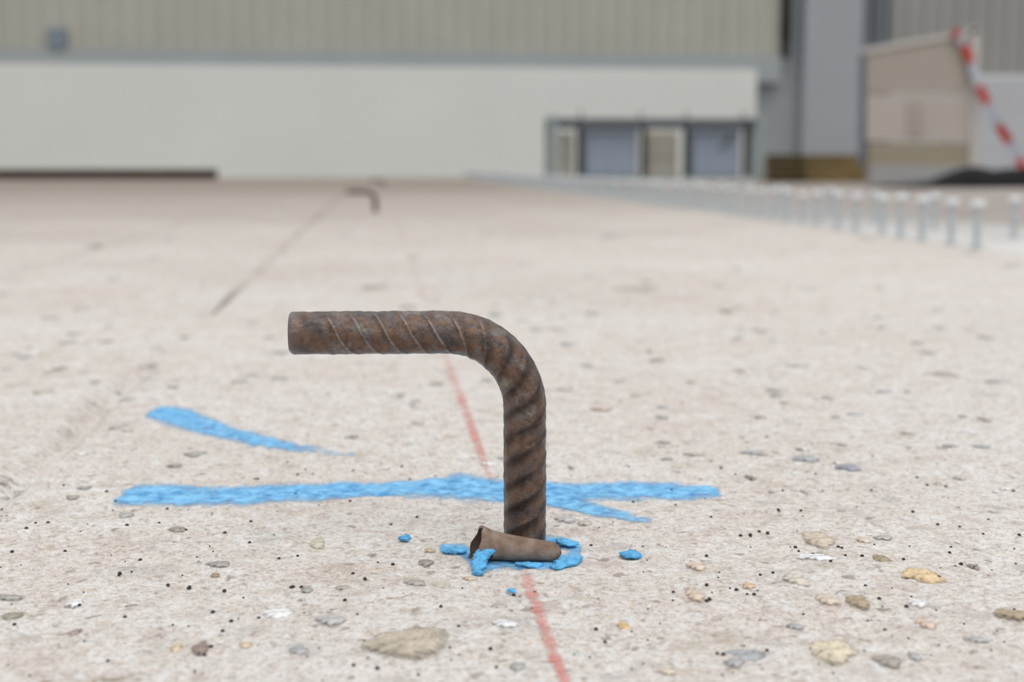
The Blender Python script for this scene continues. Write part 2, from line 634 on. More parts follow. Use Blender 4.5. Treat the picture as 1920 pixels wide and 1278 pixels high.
# ------------------------------------------------------------ rusty beam lying on the far end of the slab
M_BEAM = simple('dark_rusted_beam', (84, 68, 56), 0.8, 0, 0.3, 2.5, 0.004)
pr = on_ground(408, 336)
u1, w1 = to_slab(pr)
pl = from_slab(u1, w1)
root = empty('steel_beam', (pl[0], pl[1], 0.0), YAW_S)
L = 12.5
b = MB(); b.box(-L, 0, -0.09, 0.09, 0.0, 0.022, 0.004); b.build('flange', M_BEAM, root)
b = MB(); b.box(-L, 0, -0.09, 0.09, 0.148, 0.170, 0.004); b.build('flange', M_BEAM, root)
b = MB(); b.box(-L, 0, -0.010, 0.010, 0.022, 0.148); b.build('web', M_BEAM, root)
for k in range(9):
    b = MB(); b.box(-0.02 - k * 1.5, -0.005 - k * 1.5, -0.085, -0.010, 0.022, 0.148) if k < 8 else b.box(-L, -L + 0.015, -0.085, -0.01, 0.022, 0.148)
    b.build('stiffener', M_BEAM, root)
setp(root, 'long dark rusted steel beam lying across the far left end of the slab', 'beam')

# ------------------------------------------------------------ steel rack with crates
M_GALV = simple('galvanised_steel', (150, 160, 160), 0.5, 0.2, 0.08, 4, 0)
M_RAIL = simple('dark_grey_steel', (84, 90, 96), 0.55, 0.1, 0.1, 4, 0)  # dark blue grey steel, deepened to include the rack's inner shadow
M_CRATE = simple('blue_grey_crate', (150, 160, 176), 0.7, 0, 0.08, 3, 0)
M_CREAM = simple('cream_board', (182, 178, 166), 0.8, 0, 0.06, 3, 0)
M_BLACK = simple('blackish_rubber', (48, 46, 46), 0.8, 0, 0.15, 3, 0)
YR = 25.6
pA, pB = at_y(1030, 336, YR), at_y(1434, 336, YR)
rz_r = YAW_B * 0.6
wd = (pB.x - pA.x)
zt = at_y(1232, 220, YR).z + 0.0
zb = 0.0005
root = empty('steel_rack', ((pA.x + pB.x) / 2, YR, zb), rz_r)
H = zt - zb


def rx(px):
    return (px - 1232.0) * YR / F


for x0, x1, y0 in ((rx(1030), rx(1044), 0.0), (rx(1417), rx(1434), 0.0), (rx(1030), rx(1044), 0.8), (rx(1417), rx(1434), 0.8)):
    b = MB(); b.box(x0, x1, y0 - 0.06, y0 + 0.06, 0, H + 0.03, 0.008); b.build('post', M_GALV, root)
for y0 in (0.0, 0.8):
    b = MB(); b.box(rx(1044), rx(1417), y0 - 0.05, y0 + 0.05, H - 0.17, H - 0.02, 0.008); b.build('top_rail', M_RAIL, root)
b = MB(); b.box(rx(1030), rx(1044), 0.06, 0.74, H - 0.15, H - 0.03, 0.008); b.build('side_rail', M_RAIL, root)
b = MB(); b.box(rx(1417), rx(1434), 0.06, 0.74, H - 0.15, H - 0.03, 0.008); b.build('side_rail', M_RAIL, root)
for px in (1088, 1200, 1286, 1392):
    b = MB(); b.lathe([(0.016, H - 0.02), (0.016, H + 0.07), (0.03, H + 0.07), (0.03, H + 0.10)], 12, rx(px), 0.0); b.build('bolt', M_RAIL, root)
b = MB(); b.box(rx(1030), rx(1434), -0.05, 0.02, 0.0, 0.05); b.build('foot_rail', M_GALV, root)
setp(root, 'open grey steel rack standing before the right end of the white wall', 'rack')


def rack_local(px, dy, z=0.0):
    c, s = math.cos(rz_r), math.sin(rz_r)
    x = rx(px)
    return (root.location.x + x * c - dy * s, root.location.y + x * s + dy * c, zb + z)


def crate(px0, px1, h, lab, mat, dark):
    o = empty('storage_crate', rack_local((px0 + px1) / 2, 0.42, 0.0), rz_r)
    hw_ = (px1 - px0) / 2 * YR / F
    b = MB(); b.box(-hw_, hw_, -0.26, 0.26, 0.05, h, 0.02); b.build('body', mat, o)
    b = MB(); b.box(-hw_ - 0.015, hw_ + 0.015, -0.275, 0.275, h, h + 0.05, 0.01); b.build('rim', mat, o)
    for x in (-hw_ + 0.08, hw_ - 0.08):
        b = MB(); b.box(x - 0.05, x + 0.05, -0.22, 0.22, 0.0, 0.05); b.build('foot', M_BLACK, o)
    if dark:
        m = MB(); m.prism([(0.05, h * 0.62), (0.13, h * 0.60), (0.30, h * 0.92), (0.20, h * 0.95)], -0.275, -0.255); m.build('label_plate', M_DOORG, o)
    return setp(o, lab, 'crate', 'crates in the rack')


crate(1100, 1198, 0.80, 'left blue grey crate inside the steel rack', M_CRATE, False)
crate(1302, 1392, 0.80, 'right blue grey crate inside the steel rack with dark slanting patch', M_CRATE, True)


def board(px0, px1, h, y, mat, name, lab, cat):
    o = empty(name, rack_local((px0 + px1) / 2, y, 0.0), rz_r)
    hw_ = (px1 - px0) / 2 * YR / F
    b = MB(); b.box(-hw_, hw_, -0.05, 0.05, 0.0, h, 0.01); b.build('board', mat, o)
    b = MB(); b.box(-hw_, hw_, -0.075, -0.05, h * 0.45, h * 0.52); b.build('batten', mat, o)
    return setp(o, lab, cat)


board(1050, 1078, 0.80, 0.30, M_CREAM, 'upright_board', 'cream board standing at the left inside the steel rack', 'board')
board(1218, 1276, 0.82, 0.36, M_CREAM, 'upright_board', 'wider cream board standing between the two crates', 'board')
for px, lab, hh in ((1088, 'dark post left of the left crate', 0.86), (1208, 'dark post right of the left crate', 0.86), (1289, 'dark post left of the right crate', 0.86), (1402, 'dark post between right crate and rack end', 0.9)):
    o = empty('rubber_post', rack_local(px, 0.12, 0.0), rz_r)
    b = MB(); b.lathe([(0.055, 0.02), (0.055, hh)], 14); b.build('shaft', M_BLACK, o, smooth=False)
    b = MB(); b.lathe([(0.085, 0.0), (0.085, 0.03)], 14); b.build('foot', M_BLACK, o)
    setp(o, lab + ' in the steel rack', 'post', 'dark posts in the rack')

# ------------------------------------------------------------ mustard timber in front of the column
M_TIM = simple('mustard_brown_timber', (112, 94, 56), 0.85, 0, 0.35, 3, 0.003)
M_TIM2 = simple('dark_brown_timber', (74, 60, 34), 0.85, 0, 0.3, 3, 0.003)
p = at_y(1530, 340, 29.2)
root = empty('timber_stack', (p.x, 29.2, -0.09), YAW_B)
rng = random.Random(7)
for lay in range(4):
    for k in range(3):
        x0 = -0.96 + rng.uniform(-0.02, 0.03); x1 = 0.98 + rng.uniform(-0.04, 0.02)
        if k == 0 and lay < 4:                # front row: two lengths butted together
            xm = -0.28 + rng.uniform(-0.1, 0.1)
            b = MB(); b.box(x0, xm - 0.01, -0.24, -0.09, lay * 0.135, lay * 0.135 + 0.128, 0.008); b.build('timber_beam', M_TIM2, root)
            b = MB(); b.box(xm, x1, -0.24, -0.09, lay * 0.135, lay * 0.135 + 0.128, 0.008); b.build('timber_beam', M_TIM, root)
        else:
            b = MB(); b.box(x0, x1, -0.24 + k * 0.165, -0.09 + k * 0.165, lay * 0.135, lay * 0.135 + 0.128, 0.008)
            b.build('timber_beam', M_TIM, root)
setp(root, 'stack of mustard brown timbers at the foot of the grey column', 'timber')

# ------------------------------------------------------------ beige panel with pale rim
YP = 24.0


def pk(px, py):
    q = at_y(px, py, YP)
    return q.x, q.z


M_TAN = simple('beige_panel', (172, 163, 152), 0.8, 0, 0.06, 1.5, 0)
M_TANL = simple('light_beige_panel', (184, 175, 168), 0.8, 0, 0.05, 1.5, 0)
M_TAND = simple('tan_panel', (156, 147, 128), 0.8, 0, 0.08, 1.5, 0)
M_RIM = simple('off_white_rim', (194, 189, 184), 0.7, 0, 0.05, 2, 0)
M_SKIRT = simple('pale_grey_skirt', (160, 160, 160), 0.8, 0, 0.05, 2, 0)
cx, _ = pk(1728, 340)
gz = -0.09
root = empty('site_panel', (cx, YP, gz), 0.0)


def lp(px, py):
    q = pk(px, py)
    return (q[0] - cx, q[1] - gz)


def poly(name, pts, y0, y1, mat, par=None):
    m = MB(); m.prism([lp(*q) for q in pts], y0, y1)
    return m.build(name, mat, par or root)


poly('upper_board', [(1624, 174), (1818, 174), (1818, 64), (1624, 98)], 0.0, 0.06, M_TAN)
poly('middle_board', [(1624, 264), (1818, 264), (1818, 177), (1624, 177)], -0.01, 0.06, M_TANL)
hp = poly('hatch', [(1702, 256), (1728, 256), (1728, 190), (1702, 190)], -0.03, -0.01, M_TAN)
poly('lower_board', [(1628, 311), (1818, 311), (1818, 267), (1628, 267)], 0.0, 0.06, M_TAND)
m = MB(); x0, z0 = lp(1632, 311); x1, z1 = lp(1834, 311); m.box(x0, x1, -0.03, 0.30, 0.0, z0, 0.01); m.build('skirt', M_SKIRT, root)
poly('top_rim', [(1620, 100), (1828, 64), (1836, 52), (1620, 90)], -0.04, 0.10, M_RIM)
poly('edge_post', [(1817, 311), (1834, 311), (1836, 46), (1819, 50)], -0.04, 0.10, M_RIM)
poly('hinge_post', [(1611, 311), (1621, 311), (1622, 104), (1613, 104)], -0.02, 0.08, M_DOORG)
for a in (-0.55, 0.55):
    m = MB(); m.add([(a - 0.03, 0.06, z0 * 0.9 + 1.5), (a + 0.03, 0.06, z0 * 0.9 + 1.5), (a + 0.03, 0.95, 0), (a - 0.03, 0.95, 0), (a - 0.03, 0.06, z0 + 1.4), (a + 0.03, 0.06, z0 + 1.4), (a + 0.03, 0.86, 0), (a - 0.03, 0.86, 0)],
                    [(0, 1, 2, 3), (7, 6, 5, 4), (0, 3, 7, 4), (1, 5, 6, 2), (3, 2, 6, 7), (0, 4, 5, 1)])
    m.build('back_strut', M_RIM, root)
setp(root, 'tall beige banded panel with sloping off-white top rim', 'panel')

# barrier tape, red and white, from the panel top down to the right
M_TW = simple('white_tape', (168, 174, 184), 0.5, 0, 0.04, 2, 0)
M_TR = simple('red_tape', (176, 44, 30), 0.5, 0, 0.08, 2, 0)
tp = [(1788, 58), (1803, 72), (1822, 118), (1832, 150), (1856, 205), (1872, 235), (1896, 272), (1914, 305), (1928, 334), (1990, 400)]


def tape_pt(t):                             # t in 0..1 over polyline length
    acc = [0]
    for k in range(1, len(tp)):
        acc.append(acc[-1] + math.dist(tp[k], tp[k - 1]))
    s = t * acc[-1]
    for k in range(1, len(tp)):
        if s <= acc[k] or k == len(tp) - 1:
            f = (s - acc[k - 1]) / (acc[k] - acc[k - 1])
            return (tp[k - 1][0] + f * (tp[k][0] - tp[k - 1][0]), tp[k - 1][1] + f * (tp[k][1] - tp[k - 1][1]), acc[-1])


q0 = at_y(1990, 350, 23.4)
root = empty('barrier_tape', (q0.x, 23.4, -0.09))
TL = tape_pt(0)[2]


def tape_piece(l0, l1, mat, name):
    hw_, th = 0.065, 0.003
    fr, bk = [], []
    n = 5
    for k in range(n + 1):
        t = (l0 + (l1 - l0) * k / n) / TL
        x, y, _ = tape_pt(t)
        y = min(y, 345)
        Y = YP - 0.08 - 0.6 * max(0.0, t - 0.18)
        c = at_y(x, y, Y)
        x2, y2, _ = tape_pt(min(1, t + 0.02)); x3, y3, _ = tape_pt(max(0, t - 0.02))
        tx, tz = x2 - x3, -(y2 - y3)
        l = math.hypot(tx, tz) or 1
        nx, nz = -tz / l, tx / l
        tw = 0.35 * math.sin(t * 9)
        for sgn in (-1, 1):
            v = c + Vector((nx * hw_ * sgn, tw * hw_ * sgn, nz * hw_ * sgn)) - root.location
            fr.append(v + Vector((0, -th, 0))); bk.append(v + Vector((0, th, 0)))
    V = fr + bk
    m = len(fr)
    Fc = []
    for k in range(n):
        a = 2 * k
        Fc += [(a, a + 1, a + 3, a + 2), (m + a, m + a + 2, m + a + 3, m + a + 1), (a, a + 2, m + a + 2, m + a), (a + 1, m + a + 1, m + a + 3, a + 3)]
    Fc += [(0, m, m + 1, 1), (m - 2, m - 1, 2 * m - 1, 2 * m - 2)]
    o = mesh_obj(name, V, Fc, mat, root)
    return o


l = 0.0
k = 0
bands = [(0, 6, 'w'), (6, 24, 'r'), (24, 40, 'w'), (40, 70, 'r'), (70, 112, 'w'), (112, 150, 'r'), (150, 196, 'w'), (196, 242, 'r'), (242, 276, 'w'), (276, 306, 'r'), (306, TL, 'w')]
bands = [(0, 14, 'r'), (14, 33, 'w'), (33, 70, 'r'), (70, 115, 'w'), (115, 153, 'r'), (153, 197, 'w'), (197, 236, 'r'), (236, 270, 'w'), (270, 308, 'r'), (308, TL, 'w')]
for a, c, kd in bands:
    tape_piece(a, min(c, TL), M_TR if kd == 'r' else M_TW, 'red_band' if kd == 'r' else 'white_band')
setp(root, 'red and white barrier tape hanging down to the right from the beige panel', 'tape')

# black sheeting heaped on the ground
M_TARP = simple('black_sheeting', (22, 21, 23), 0.95, 0, 0.2, 4, 0.01)
qa, qb = on_ground(1640, 350, -0.09), on_ground(1985, 352, -0.09)
tv, tf = [], []
NTX, NTY = 60, 16
base = Vector(((at_y(1830, 350, 22.2)).x, 22.2, -0.095))
Lx = (at_y(2000, 350, 22.2) - at_y(1640, 350, 22.2)).x
for j in range(NTY + 1):
    for i in range(NTX + 1):
        fx = i / NTX; fy = j / NTY
        prof = max(0.0, min(1.0, (fx - 0.08) / 0.38)) ** 1.5 * min(1.0, (1 - fx) / 0.1 + 0.02)
        z = 0.27 * prof * math.sin(math.pi * fy) ** 0.7 + 0.012 * math.sin(fx * 41 + fy * 9) * math.sin(math.pi * fy)
        z += 0.02 * math.sin(math.pi * fy) * (1 + math.sin(fx * 17))
        tv.append((at_y(1640, 350, 22.2).x - base.x + Lx * fx, -0.55 + 1.1 * fy + 0.05 * math.sin(fx * 13), max(0.0, z)))
for j in range(NTY):
    for i in range(NTX):
        a = j * (NTX + 1) + i
        tf.append((a, a + 1, a + NTX + 2, a + NTX + 1))
o = mesh_obj('black_sheeting', tv, tf, M_TARP, None, base, 0, True)
setp(o, 'low heap of black sheeting on the ground before the beige panel', 'sheeting')

# ------------------------------------------------------------ headed studs along the slab edge
M_STUD = simple('zinc_pale_stud', (222, 226, 228), 0.5, 0.1, 0.08, 30, 0)
b = MB()
b.lathe([(0.0125, 0.003), (0.0095, 0.008), (0.0095, 0.108), (0.0095, 0.112)], 14)
M_SHANK = simple('dull_zinc_shank', (176, 182, 184), 0.55, 0.1, 0.1, 30, 0)
shank_me = b.build('shank', M_SHANK, None, smooth=True)
b = MB(); b.lathe([(0.013, 0.110), (0.0190, 0.113), (0.0190, 0.124), (0.0165, 0.127)], 16)
head_me = b.build('head', M_STUD, None, smooth=False)
b = MB(); b.lathe([(0.018, 0.0), (0.018, 0.004), (0.013, 0.008)], 14)
collar_me = b.build('weld_collar', M_SHANK, None, smooth=False)
protos = (shank_me, head_me, collar_me)


def place_stud(u, v, h, label, first):
    x, y = from_slab(u, v)
    r = empty('headed_stud', (x, y, 0.0005))
    r.scale = (1, 1, h)
    for q in protos:
        c = q if first else q.copy()
        if not first: COL.objects.link(c)
        c.parent = r
    setp(r, label, 'stud', 'headed studs along the right edge of the slab')


ord_ = ['nearest', 'second nearest', 'third nearest', 'fourth nearest', 'fifth nearest', 'sixth nearest', 'seventh nearest', 'eighth nearest', 'ninth nearest', 'tenth nearest']
sA = to_slab(on_ground(1835, 466))
first = True
rng = random.Random(3)
wpos = sA[1]
k = 0
while wpos < 27.5:
    lab = (ord_[k] + ' pale headed stud of the inner row at slab edge') if k < 10 else 'pale blurred headed stud in the distant run of the inner row'
    place_stud(sA[0] + rng.uniform(-0.012, 0.012), wpos, 1 + rng.uniform(-0.03, 0.08), lab, first)
    first = False
    wpos += 0.205 + rng.uniform(-0.015, 0.03)
    k += 1
sB = to_slab(on_ground(1898, 447))
wpos = sB[1]
k = 0
ordb = ['nearest', 'second nearest', 'third nearest', 'fourth nearest']
while wpos < 27.5:
    lab = (ordb[k] + ' pale headed stud of the sparse outer row at slab edge') if k < 4 else 'pale blurred headed stud in the distant run of the outer row'
    place_stud(sB[0] + rng.uniform(-0.02, 0.02), wpos, 1 + rng.uniform(-0.03, 0.05), lab, False)
    wpos += 0.66 + rng.uniform(-0.06, 0.06)
    k += 1

# ------------------------------------------------------------ the hooks
def make_hook(D, arm, bendr, zc, embed, ds, nth, fine=True):
    """bar bent to a right angle; foot at the origin, arm along -x at height zc"""
    R = D / 2
    arc = bendr * math.pi / 2
    straight = arm - bendr
    leg = zc - bendr + embed
    Ltot = straight + arc + leg
    n = int(Ltot / ds)
    S = np.linspace(0, Ltot, n + 1)
    TH = np.linspace(0, 2 * np.pi, nth, endpoint=False)
    s, th = np.meshgrid(S, TH, indexing='ij')
    px_, pz_ = np.zeros_like(S), np.zeros_like(S)
    nx, nz = np.zeros_like(S), np.zeros_like(S)      # outward (top/outer) normal
    a = S <= straight
    px_[a] = -arm + S[a]; pz_[a] = zc; nx[a] = 0; nz[a] = 1
    m_ = (S > straight) & (S <= straight + arc)
    ph = (S[m_] - straight) / bendr
    px_[m_] = -bendr + bendr * np.sin(ph); pz_[m_] = zc - bendr + bendr * np.cos(ph)
    nx[m_] = np.sin(ph); nz[m_] = np.cos(ph)
    c = S > straight + arc
    px_[c] = 0; pz_[c] = zc - bendr - (S[c] - straight - arc); nx[c] = 1; nz[c] = 0
    P = 0.576 * D
    # ribs: th=0 front, th=pi/2 top/outer
    tw = np.where(th > np.pi, th - 2 * np.pi, th)     # -pi..pi
    frontside = np.abs(tw) <= np.pi / 2
    tl = np.where(frontside, tw, np.where(tw > 0, np.pi - tw, -np.pi - tw))
    s_shift = s + 0.56 * R * tl + np.where(frontside, 0, P * 0.5)
    d = (s_shift - 1.18 * D + P / 2) % P - P / 2
    amp = 0.18 + 0.82 * np.clip(np.cos(tl), 0, 1) ** 0.6
    d = d + 0.0003 * np.sin(s * 900 + th * 3)
    rib = np.exp(-(np.abs(d) / (0.085 * D)) ** 2.4) * amp
    worn = np.exp(-((d + 0.02 * D) / (0.045 * D)) ** 2) * amp * (0.35 + 0.65 * np.clip((straight + arc * 0.7 - s) / (arc * 0.6), 0, 1))
    band = (0.5 + 0.5 * np.cos(2 * np.pi * (d / P) - 0.6)) * (0.35 + 0.65 * np.clip((s - straight) / arc, 0, 1))
    band = np.clip(band * (1 + 0.9 * vnoise(s / 0.009, th * R / 0.006, 41)), 0, 1)
    worn = worn * np.clip((s - 0.75 * D) / (0.2 * D), 0, 1)
    rib = rib * np.clip((s - 0.75 * D) / (0.2 * D), 0, 1)
    lon = np.exp(-((np.abs(tw) - np.pi / 2) / 0.13) ** 2)
    r = R * 0.965 + rib * 0.040 * D + lon * 0.022 * D
    if fine:
        r = r + 0.00022 * vnoise(s / 0.004, th * R / 0.004, 21) * 2 + 0.00012 * vnoise(s / 0.0015, th * R / 0.0015, 22)
    # sheared end: rounded edge
    e = np.clip(1 - s / (0.12 * D), 0, 1)
    r = r * (1 - 0.14 * e ** 2.2) * np.where(s < 0.3 * D, 1 + 0.02 * (1 - s / (0.3 * D)), 1)
    X = px_[:, None] + nx[:, None] * r * np.sin(th)
    Z = pz_[:, None] + nz[:, None] * r * np.sin(th)
    Y = -r * np.cos(th)
    V = np.stack([X, Y, Z], -1).reshape(-1, 3)
    N = n + 1
    i, j = np.meshgrid(np.arange(N - 1), np.arange(nth), indexing='ij')
    j2 = (j + 1) % nth
    Q = np.stack([i * nth + j, (i + 1) * nth + j, (i + 1) * nth + j2, i * nth + j2], -1).reshape(-1, 4)
    faces = [tuple(q) for q in Q.tolist()]
    faces.append(tuple(((N - 1) * nth + k) for k in range(nth)))
    shear = np.clip(1.15 - s / (0.32 * D) + 0.5 * vnoise(s / 0.003, th * 3, 4), 0, 1)
    # end face
    er = r[0].mean()
    return V, faces, (rib.reshape(-1), worn.reshape(-1), band.reshape(-1)), shear.reshape(-1), er


def add_hook(name, loc, rz, D, arm, bendr, zc, embed, ds, nth, label, fine=True):
    V, Fc, rib, shear, er = make_hook(D, arm, bendr, zc, embed, ds, nth, fine)
    o = mesh_obj(name, V.tolist(), Fc, M_RUST, None, loc, rz, True)
    me = o.data
    for nm, A in (('rib', rib[0]), ('worn', rib[1]), ('band', rib[2]), ('shear', shear)):
        at = me.attributes.new(nm, 'FLOAT', 'POINT')
        at.data.foreach_set('value', A.astype(np.float32))
    # sheared end face, slightly domed and torn
    v, f = [], []
    nr, na = 6, 48
    for k in range(nr + 1):
        q = k / nr
        for i in range(na):
            a = 2 * math.pi * i / na
            rr_ = er * q * 1.001
            bul = -0.012 * D * (1 - q ** 3) + 0.012 * D * math.sin(a * 3 + q * 4) * (1 - q)
            v.append((-arm + bul, -rr_ * math.cos(a), zc + rr_ * math.sin(a)))
    for k in range(nr):
        for i in range(na):
            j = (i + 1) % na
            f.append((k * na + i, k * na + j, (k + 1) * na + j, (k + 1) * na + i))
    e = mesh_obj('cut_end', v, f, M_END, o, smooth=True)
    e['label'] = 'sheared grey end face'
    return setp(o, label, 'hook', 'bent ribbed bars in a row')


M_END = simple('sheared_steel_face', (112, 102, 100), 0.55, 0.3, 0.2, 300, 0.0006)
D = 0.025
base = HB
zarm = at_y(984, 622, base.y).z
pend = at_y(541, 622, base.y)
rz_h = math.radians(2.5)
arm = (base.x - pend.x) * 0.990
add_hook('rebar_hook', (base.x, base.y, 0), rz_h, D, arm, 0.046, zarm, 0.05, 0.0005, 96,
         'large rusty ribbed steel bar hook in the foreground, in sharp focus')
b2 = on_ground(704, 398)
add_hook('rebar_hook', (b2.x, b2.y, 0), rz_h, D, arm, 0.046, 0.100, 0.05, 0.002, 32,
         'blurred dark bar hook in the middle distance behind the large one', False)
b3 = on_ground(718, 352)
add_hook('rebar_hook', (b3.x, b3.y, 0), rz_h, D, arm, 0.046, 0.082, 0.05, 0.003, 24,
         'farthest tiny bar hook near the foot of the white wall', False)

# ------------------------------------------------------------ paint on the slab
XW = UU * cs - WW * ss
YW = UU * ss + WW * cs
KF = 0.26                                    # sprayed strokes are wider along the slab than across


RADF = 1.2


def stroke_cov(pts):
    """pts: (px, py, half thickness px, strength) traced on the ground"""
    best = np.zeros_like(XW)
    qs = []
    for px, py, hpx, st in pts:
        g = on_ground(px, py)
        t = g.y / cp
        qs.append((g.x, g.y * KF, hpx * t / F * RADF, st))
    QX, QY = XW, YW * KF
    for a, c in zip(qs[:-1], qs[1:]):
        dx, dy = c[0] - a[0], c[1] - a[1]
        L2 = dx * dx + dy * dy
        t = np.clip(((QX - a[0]) * dx + (QY - a[1]) * dy) / L2, 0, 1)
        dist = np.hypot(QX - a[0] - t * dx, QY - a[1] - t * dy)
        rad = a[2] + (c[2] - a[2]) * t
        st = a[3] + (c[3] - a[3]) * t
        cov = st * np.clip(1.75 - dist / rad * 1.15, 0, 1)
        best = np.maximum(best, cov)
    best = best + (best > 0) * (0.20 * vnoise(UU / 0.02, WW / 0.03, 31) + 0.25 * vnoise(UU / 0.006, WW / 0.006, 32))
    return best


def film(name, pts, mat, label, thr=0.08, lift=0.0004):
    cov = stroke_cov(pts)
    fm = (cov[:-1, :-1] + cov[1:, 1:] + cov[1:, :-1] + cov[:-1, 1:]) / 4 > thr
    o = grid_mesh(name, UU, WW, ZZ + lift, fm, mat, {'coverage': cov})
    o.parent = slab
    o['label'] = label
    return o


film('spray_paint_stroke', [(248, 928, 17, 1), (300, 928, 16, 1), (380, 930, 15, 1), (470, 928, 16, 1), (560, 922, 14, 1), (700, 918, 12, 1),
                           (790, 912, 16, 1), (860, 912, 21, 1), (940, 922, 18, 1), (1060, 922, 17, 1), (1150, 920, 14, .9), (1250, 918, 13, 1), (1335, 918, 10, 1)],
     M_BLUE_SPRAY, 'long bright blue sprayed stroke running behind the large hook')
film('spray_paint_stroke', [(1000, 930, 14, .9), (1060, 944, 13, .95), (1120, 957, 10, .9), (1170, 968, 8, .75), (1215, 977, 6, .5)],
     M_BLUE_SPRAY, 'short blue sprayed tail slanting down right of the hook', lift=0.0006)
film('spray_paint_stroke', [(298, 773, 13, 1), (330, 780, 16, 1), (365, 793, 14, .95), (420, 808, 11, .95), (480, 823, 10, .9), (540, 835, 7, .8), (600, 845, 6, .45), (660, 853, 4, .3)],
     M_BLUE_SPRAY, 'separate blue sprayed dash at the upper left of the long stroke')
film('spray_paint_stroke', [(832, 1026, 6, .9), (868, 1030, 8, .9), (900, 1062, 8, .9), (960, 1052, 7, .8), (1020, 1056, 8, .9), (1075, 1046, 8, .95), (1080, 1022, 8, .9), (1030, 1010, 7, .8)],
     M_BLUE_SPRAY, 'blue paint ring around the foot of the hook')
ch = [(705 + 0.366 * (y - 311), y) for y in (1300, 1240, 1150, 1075)]
film('chalk_line', [(x, y, 8, s) for (x, y), s in zip(ch, (.85, .9, .7, .5))], M_RED_CHALK, 'pale red chalk line in front of the hook', lift=0.0005)
ch = [(705 + 0.366 * (y - 311), y) for y in (898, 870, 800, 720, 650, 560, 470, 400)]
film('chalk_line', [(x, y, 6 if y > 700 else 4, s) for (x, y), s in zip(ch, (.45, .55, .70, .42, .3, .22, .18, .16))], M_RED_CHALK, 'faint red chalk line running on behind the hook', lift=0.0005, thr=0.05)

M_DIRT = paint_material('joint_dirt', (164, 156, 146), (132, 126, 120), 1.2, 0.7)
jl = lambda x0, y0, t: (x0 + (705 - x0) * t, y0 + (311 - y0) * t)
RADF = 1.0
film('joint_dirt', [(*jl(398, 578, 0.0), 3, .5), (*jl(398, 578, .07), 5, .8), (*jl(398, 578, .14), 4, .6), (*jl(398, 578, .20), 3, .28), (*jl(398, 578, .5), 3, .28), (*jl(398, 578, .65), 3, .42), (*jl(398, 578, .84), 2, .42)],
     M_DIRT, 'grey soil line in the joint left of the hook', lift=0.0009)
film('joint_dirt', [(*jl(-40, 530, 0.0), 4, .8), (*jl(-40, 530, .2), 4, .7), (*jl(-40, 530, .4), 3, .5), (*jl(-40, 530, .6), 3, .45), (*jl(-40, 530, .8), 2, .5)],
     M_DIRT, 'faint soil line in the joint at far left', lift=0.0009)

